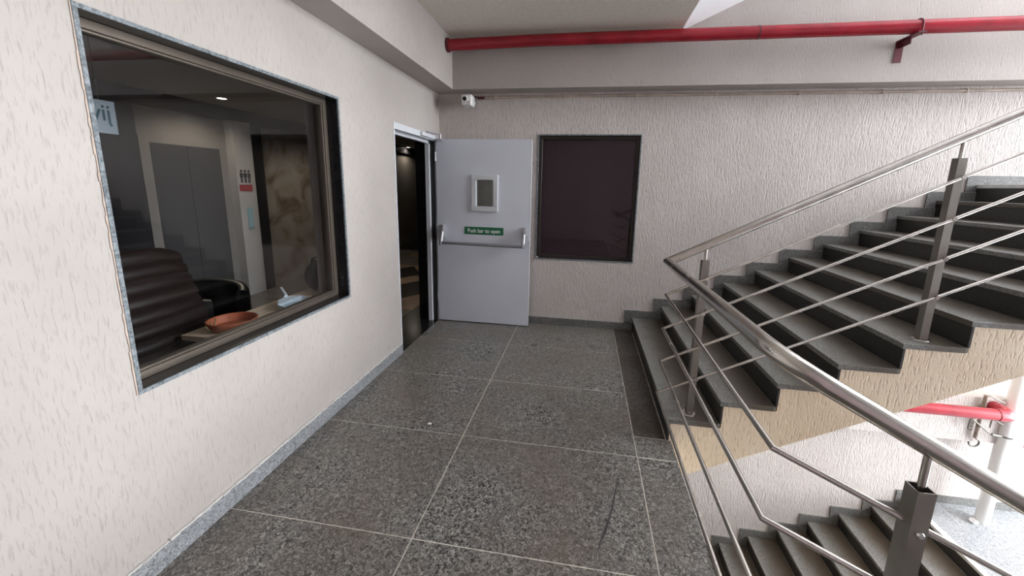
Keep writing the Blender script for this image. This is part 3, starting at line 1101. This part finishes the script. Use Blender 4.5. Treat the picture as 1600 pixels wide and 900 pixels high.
# wall dressing
struct('trim_4', B((LX, LX + 0.05, LYA, LYB, 2.36, 2.52)), M_LDARK)
ld = struct_empty('door_2')
obj('door_leaf', B((LX, LX + 0.03, 3.63, 4.05, 0.0, 1.98)), M_LDOOR, ld)
obj('door_leaf', B((LX, LX + 0.03, 4.054, 4.47, 0.0, 1.98)), M_LDOOR, ld)
obj('door_frame', B((LX, LX + 0.05, 3.53, 3.63, 0.0, 2.05), (LX, LX + 0.02, 3.63, 4.47, 1.98, 2.05)), M_LPLAST, ld)
struct('trim_5', B((LX, LX + 0.08, 2.2, 3.50, 0.0, 2.36)), M_LDARK)
struct('trim_6', B((LX, LX + 0.12, 4.60, 4.885, 0.0, 2.36)), M_LPILLAR)
struct('trim_7', B((LX, LX + 0.10, 4.886, 5.085, 0.0, 2.36)), M_LDARK)
struct('trim_8', B((LX, LX + 0.03, 5.086, 6.40, 0.0, 2.20)), M_MARBLE)
struct('trim_9', B((LX, LX + 0.25, 6.41, 7.4, 0.0, 2.36)), M_LBLACK)
struct('trim_10', B((LX, LX + 0.06, 7.5, 8.6, 0.0, 2.1)), plain('dark_wood_door', (0.05, 0.03, 0.022), 0.4))
wd = thing('wooden_door', 'dark wooden door at the far end of the dim lobby', 'door', (-2.0, LYB, 0))
obj('door_leaf', B((-2.45, -1.55, LYB - 0.04, LYB, 0, 2.05)), plain('dark_wood', (0.07, 0.035, 0.025), 0.35), wd)
obj('door_frame', B((-2.53, -2.45, LYB - 0.06, LYB, 0, 2.13), (-1.55, -1.47, LYB - 0.06, LYB, 0, 2.13), (-2.45, -1.55, LYB - 0.06, LYB, 2.05, 2.13)), plain('brown_wood_trim', (0.14, 0.075, 0.05), 0.4), wd)


def downlight(x, y, label, power):
    t = thing('downlight', label, 'lamp', (x, y, 2.52))
    bm = bmesh.new()
    lathe(bm, [(0, -0.004), (0.045, -0.004), (0.045, 0.0), (0, 0.0)], 18, (x, y, 2.52))
    obj('diffuser', bm, M_LAMP, t)
    bm = bmesh.new()
    lathe(bm, [(0.046, -0.002), (0.050, -0.009), (0.060, -0.007), (0.063, 0.0)], 18, (x, y, 2.52))
    obj('trim_ring', bm, M_PLAST, t, True)
    l = bpy.data.lights.new('downlight_lamp', 'SPOT')
    l.energy = power
    l.color = (1.0, 0.86, 0.68)
    l.shadow_soft_size = 0.045
    l.spot_size = math.radians(150)
    l.spot_blend = 0.6
    lo = bpy.data.objects.new('downlight_lamp', l)
    lo.location = (x, y, 2.505)
    COL.objects.link(lo)
    lo.parent = t
    lo.matrix_parent_inverse = Matrix.Translation(-Vector(t.location))


downlight(-2.52, 4.10, 'lit ceiling downlight seen through the big left window', 20)
downlight(-1.9, 5.75, 'added unseen downlight brightening the marble panel', 34)  # added lamp out of view, brightens the marble and pillar
downlight(-2.93, 9.75, 'small lit ceiling downlight seen through the open doorway', 14)

# washroom sign on the pale pillar
ts = thing('washroom_sign', 'white washroom sign with three dark figures above a red panel', 'sign', (LX + 0.12, 4.71, 1.58))
px = LX + 0.12
obj('panel', B((px, px + 0.006, 4.62, 4.82, 1.54, 1.75)), M_SIGNW, ts)
rp = obj('red_panel', B((px, px + 0.007, 4.62, 4.82, 1.45, 1.535)), M_SIGNR, ts)
for k in range(3):
    cy = 4.66 + k * 0.06
    bm = bmesh.new()
    tube(bm, [(px + 0.006, cy, 1.715), (px + 0.009, cy, 1.715)], 0.018, 12)
    box(bm, px + 0.006, px + 0.009, cy - 0.024, cy + 0.024, 1.63, 1.69)
    box(bm, px + 0.006, px + 0.009, cy - 0.016, cy - 0.003, 1.56, 1.63)
    box(bm, px + 0.006, px + 0.009, cy + 0.003, cy + 0.016, 1.56, 1.63)
    obj('figure', bm, M_LDARK, ts)
sp = obj('switch_plate', B((px, px + 0.012, 4.70, 4.775, 0.94, 1.22), bev=0.003), M_SIGNB)
tag(sp, 'narrow pale blue plate on the pale pillar below the washroom sign', 'plate')

# hanging board seen from behind, letters reversed
hs = thing('hanging_sign', 'pale blue hanging sign with reversed teal letters behind the left window', 'sign', (-1.5, 1.95, 2.0))
obj('board', B((-1.506, -1.500, 1.66, 2.283, 1.885, 2.095)), M_SIGNP, hs)
# the lettering faces the lobby, so from the landing it reads mirrored
rot = Matrix(((0, 0, -1, 0), (-1, 0, 0, 0), (0, 1, 0, 0), (0, 0, 0, 1)))
text('lettering', 'jivo', 0.15, M_TEAL, hs, (-1.4975, 2.255, 2.012), rot, align='LEFT', sx=0.85)
for wy in (1.75, 2.2):
    bm = bmesh.new()
    tube(bm, [(-1.503, wy, 2.095), (-1.503, wy, 2.52)], 0.003, 6)
    obj('hanging_wire', bm, M_WIRE, hs)

# ledge inside the window and what lies on it
LZ = 0.780
lg = thing('window_ledge', 'pale wooden ledge along the inside of the left window', 'ledge', (-0.3, 2.2, 0))
obj('ledge_top', B((-0.42, -0.255, 1.64, 2.95, LZ - 0.03, LZ), bev=0.002), M_WOOD, lg)
obj('ledge_top', B((-0.2545, -0.17, 1.64, WY1 - 0.016, WZ0 + 0.0005, LZ)), M_WOOD, lg)
for yy in (1.86, 2.88):
    obj('ledge_leg', B((-0.33, -0.27, yy - 0.02, yy + 0.02, 0, LZ - 0.03)), M_WOOD, lg)

td = thing('planter_dish', 'terracotta planter dish with dry stems on the ledge beside the brown chair', 'dish', (-0.262, 1.80, LZ))
bm = bmesh.new()
lathe(bm, [(0, 0.006), (0.098, 0.008), (0.112, 0.048), (0.120, 0.050), (0.122, 0.044), (0.105, 0.0), (0, 0)], 32, (-0.262, 1.80, LZ))
obj('dish', bm, M_TERRA, td, True)
bm = bmesh.new()
for a, b in (((-0.28, 1.695, 0.785), (-0.28, 1.685, 0.85)), ((-0.28, 1.695, 0.79), (-0.275, 1.715, 0.86)), ((-0.285, 1.69, 0.785), (-0.29, 1.665, 0.83))):
    tube(bm, [a, b], [0.006, 0.003], 6)
obj('dry_stem', bm, M_TWIG, td)

dpn = thing('dustpan', 'pale blue plastic dustpan lying on the ledge behind the glass', 'dustpan', (-0.30, 2.2, LZ))
bm = bmesh.new()
# scoop: flared tray with raised rear and sides
def pan(x, y, z):
    return (-0.205 + (x + 0.30) * 0.80, 2.215 + (y - 2.21) * 0.95, LZ + 0.004 + z * 0.8)
base = [(-0.20, 2.08, 0), (-0.20, 2.33, 0), (-0.34, 2.31, 0), (-0.385, 2.27, 0), (-0.40, 2.22, 0), (-0.385, 2.16, 0), (-0.34, 2.10, 0)]
top = [(-0.20, 2.075, .008), (-0.20, 2.335, .008), (-0.345, 2.32, .045), (-0.395, 2.28, .055), (-0.412, 2.22, .06), (-0.395, 2.15, .055), (-0.345, 2.09, .045)]
bv = [bm.verts.new(pan(*p)) for p in base]
tv = [bm.verts.new(pan(*p)) for p in top]
bm.faces.new(bv)
for i in range(1, 7):
    n = (i + 1) % 7
    bm.faces.new((bv[i], bv[n], tv[n], tv[i]))
bm.faces.new((tv[2], tv[3], tv[4], tv[5], tv[6]))      # hood across the rear half
so = obj('scoop', bm, M_PAN, dpn)
md = so.modifiers.new('thickness', 'SOLIDIFY')
md.thickness = 0.003
bm = bmesh.new()
tube(bm, [(-0.29, 2.235, LZ + 0.05), (-0.34, 2.275, LZ + 0.065), (-0.40, 2.32, LZ + 0.08)], [0.014, 0.011, 0.012], 12)
obj('handle', bm, M_PAN, dpn, True)

bg_ = thing('black_bag', 'rounded black bag slumped at the far end of the ledge', 'bag', (-0.335, 2.60, LZ))
bm = bmesh.new()
bmesh.ops.create_uvsphere(bm, u_segments=24, v_segments=14, radius=1.0)
for v in bm.verts:
    x, y, z = v.co
    s = 1.0 + 0.08 * math.sin(5 * x + 3 * z) * math.cos(4 * y)
    sq = 1.0 - 0.18 * max(0, z)
    v.co = Vector((-0.335 + 0.07 * x * s * sq, 2.61 + 0.105 * y * s * sq, LZ + 0.116 + 0.115 * max(z, -0.98) * s))
obj('bag_body', bm, M_LEATHERB, bg_, True)
bm = bmesh.new()
tube(bm, [(-0.335, 2.56, LZ + 0.22), (-0.335, 2.58, LZ + 0.25), (-0.335, 2.64, LZ + 0.25), (-0.335, 2.66, LZ + 0.22)], 0.009, 8)
obj('bag_handle', bm, M_LEATHERB, bg_, True)

# brown ribbed chair, facing the window
ch = thing('ribbed_chair', 'brown ribbed leather armchair close behind the left window', 'chair', (-0.75, 1.52, 0))
def ribbed_back(yc, w, n=11):
    """backrest of n stuffed ribs; front towards +x, leaning back to -x at the top"""
    bm = bmesh.new()
    cols = 20
    rows = n * 6
    grid = []
    z0, z1 = 0.42, 1.235
    for r in range(rows + 1):
        t = r / rows
        row = []
        for c in range(cols + 1):
            u = -1 + 2 * c / cols
            # rounded top corners and a slight waist towards the top
            hw = w * (1.0 - 0.13 * t ** 1.5)
            z = z0 + (z1 - z0) * t - 0.05 * (abs(u) ** 4) * t ** 4
            rib = abs(math.sin(math.pi * n * t)) ** 0.6
            x = -0.395 - 0.20 * t - 0.05 * u * u + 0.024 * rib * (1 - 0.35 * abs(u) ** 6)
            row.append(bm.verts.new((x, yc + hw * u, z)))
        grid.append(row)
    back = []
    for r in range(rows + 1):
        t = r / rows
        row = []
        for c in range(cols + 1):
            v = grid[r][c].co
            u = -1 + 2 * c / cols
            row.append(bm.verts.new((v.x - 0.10 + 0.05 * abs(u) ** 4, v.y, v.z)) if 0 < r < rows and 0 < c < cols else None)
        back.append(row)
    for r in range(rows):
        for c in range(cols):
            bm.faces.new((grid[r][c], grid[r][c + 1], grid[r + 1][c + 1], grid[r + 1][c]))
    def bv2(r, c):
        return back[r][c] or grid[r][c]
    for r in range(rows):
        for c in range(cols):
            q = [bv2(r, c), bv2(r + 1, c), bv2(r + 1, c + 1), bv2(r, c + 1)]
            q2 = []
            for v in q:
                if v not in q2:
                    q2.append(v)
            if len(q2) > 2 and not all(v in (grid[r][c], grid[r + 1][c], grid[r + 1][c + 1], grid[r][c + 1]) for v in q2):
                try:
                    bm.faces.new(q2)
                except ValueError:
                    pass
    return bm
obj('backrest', ribbed_back(1.52, 0.395), M_LEATHER, ch, True)
obj('seat', B((-0.50, -0.275, 1.22, 1.60, 0.34, 0.48), bev=0.04, seg=3), M_LEATHER, ch, True)
obj('armrest', B((-0.52, -0.275, 1.09, 1.16, 0.50, 0.62), bev=0.025, seg=2), M_LEATHER, ch, True)
bm = bmesh.new()
lathe(bm, [(0.035, 0.06), (0.035, 0.34), (0, 0.34)], 14, (-0.60, 1.45, 0))
obj('gas_column', bm, M_BLACKP, ch, True)
bm = bmesh.new()
for k in range(5):
    a = 2 * math.pi * k / 5 + 0.3
    tube(bm, [(-0.60, 1.45, 0.09), (-0.60 + 0.27 * math.cos(a), 1.45 + 0.27 * math.sin(a), 0.05)], [0.028, 0.016], 8)
    tube(bm, [(-0.60 + 0.27 * math.cos(a), 1.45 + 0.27 * math.sin(a) - 0.012, 0.026), (-0.60 + 0.27 * math.cos(a), 1.45 + 0.27 * math.sin(a) + 0.012, 0.026)], 0.026, 10)
obj('star_base', bm, M_BLACKP, ch, True)

# black tub chair behind it
tc = thing('tub_chair', 'low black leather tub chair beside the brown ribbed chair', 'chair', (-1.0, 2.15, 0))
bm = bmesh.new()
cx, cy = -0.98, 2.24
k = 26
inner, outer = [], []
for i in range(k + 1):
    a = math.radians(-150 + 300 * i / k) + math.pi      # opening towards +x ... wraps round the rear
    for lst, rx, ry in ((inner, 0.22, 0.20), (outer, 0.30, 0.28)):
        h = 0.865 - 0.05 * abs(i / k * 2 - 1) ** 3
        lst.append(((cx + rx * math.cos(a), cy + ry * math.sin(a)), h))
rows_ = []
for i in range(k + 1):
    (ix, iy), h = inner[i]
    (ox, oy), _ = outer[i]
    mx_, my_ = (ix + ox) / 2, (iy + oy) / 2
    rows_.append([bm.verts.new(p) for p in ((ix, iy, 0.40), (ix, iy, h - 0.04), (ix * .7 + mx_ * .3, iy * .7 + my_ * .3, h - 0.01), (mx_, my_, h),
                                            (ox * .7 + mx_ * .3, oy * .7 + my_ * .3, h - 0.01), (ox, oy, h - 0.04), (ox, oy, 0.14), (mx_, my_, 0.12))])
for i in range(k):
    for j in range(8):
        n = (j + 1) % 8
        bm.faces.new((rows_[i][j], rows_[i][n], rows_[i + 1][n], rows_[i + 1][j]))
bm.faces.new(rows_[0])
bm.faces.new(list(reversed(rows_[-1])))
obj('tub_back', bm, M_LEATHERB, tc, True)
bm = bmesh.new()
lathe(bm, [(0, 0.14), (0.19, 0.14), (0.205, 0.2), (0.205, 0.40), (0.18, 0.44), (0, 0.45)], 24, (cx, cy, 0))
obj('seat', bm, M_LEATHERB, tc, True)
for sx_, sy_ in ((1, 1), (1, -1), (-1, 1), (-1, -1)):
    bm = bmesh.new()
    tube(bm, [(cx + 0.15 * sx_, cy + 0.14 * sy_, 0.14), (cx + 0.17 * sx_, cy + 0.16 * sy_, 0.0)], [0.02, 0.014], 10)
    obj('leg', bm, M_BLACKP, tc, True)
bm = bmesh.new()
bmesh.ops.create_uvsphere(bm, u_segments=10, v_segments=6, radius=0.012)
bmesh.ops.translate(bm, verts=bm.verts[:], vec=(cx - 0.20, cy + 0.07, 0.78))
obj('button', bm, M_CHROME, tc, True)

# ------------------------------------------------------------------ room behind the back window
struct('wall_store_left', B((0.5, 0.6, YB + 0.25, 7.2, -0.1, 2.7)), M_LPLAST)
struct('wall_store_right', B((3.2, 3.3, YB + 0.25, 7.2, -0.1, 2.7)), M_LPLAST)
struct('wall_store_far', B((0.5, 3.3, 7.2, 7.3, -0.1, 2.7)), M_LPLAST)
struct('ceiling_store', B((0.5, 3.3, YB + 0.25, 7.2, 2.7, 2.8)), M_LCEIL)
struct('floor_store', B((0.5, 3.3, YB + 0.25, 7.2, -0.1, 0)), M_LTILE)
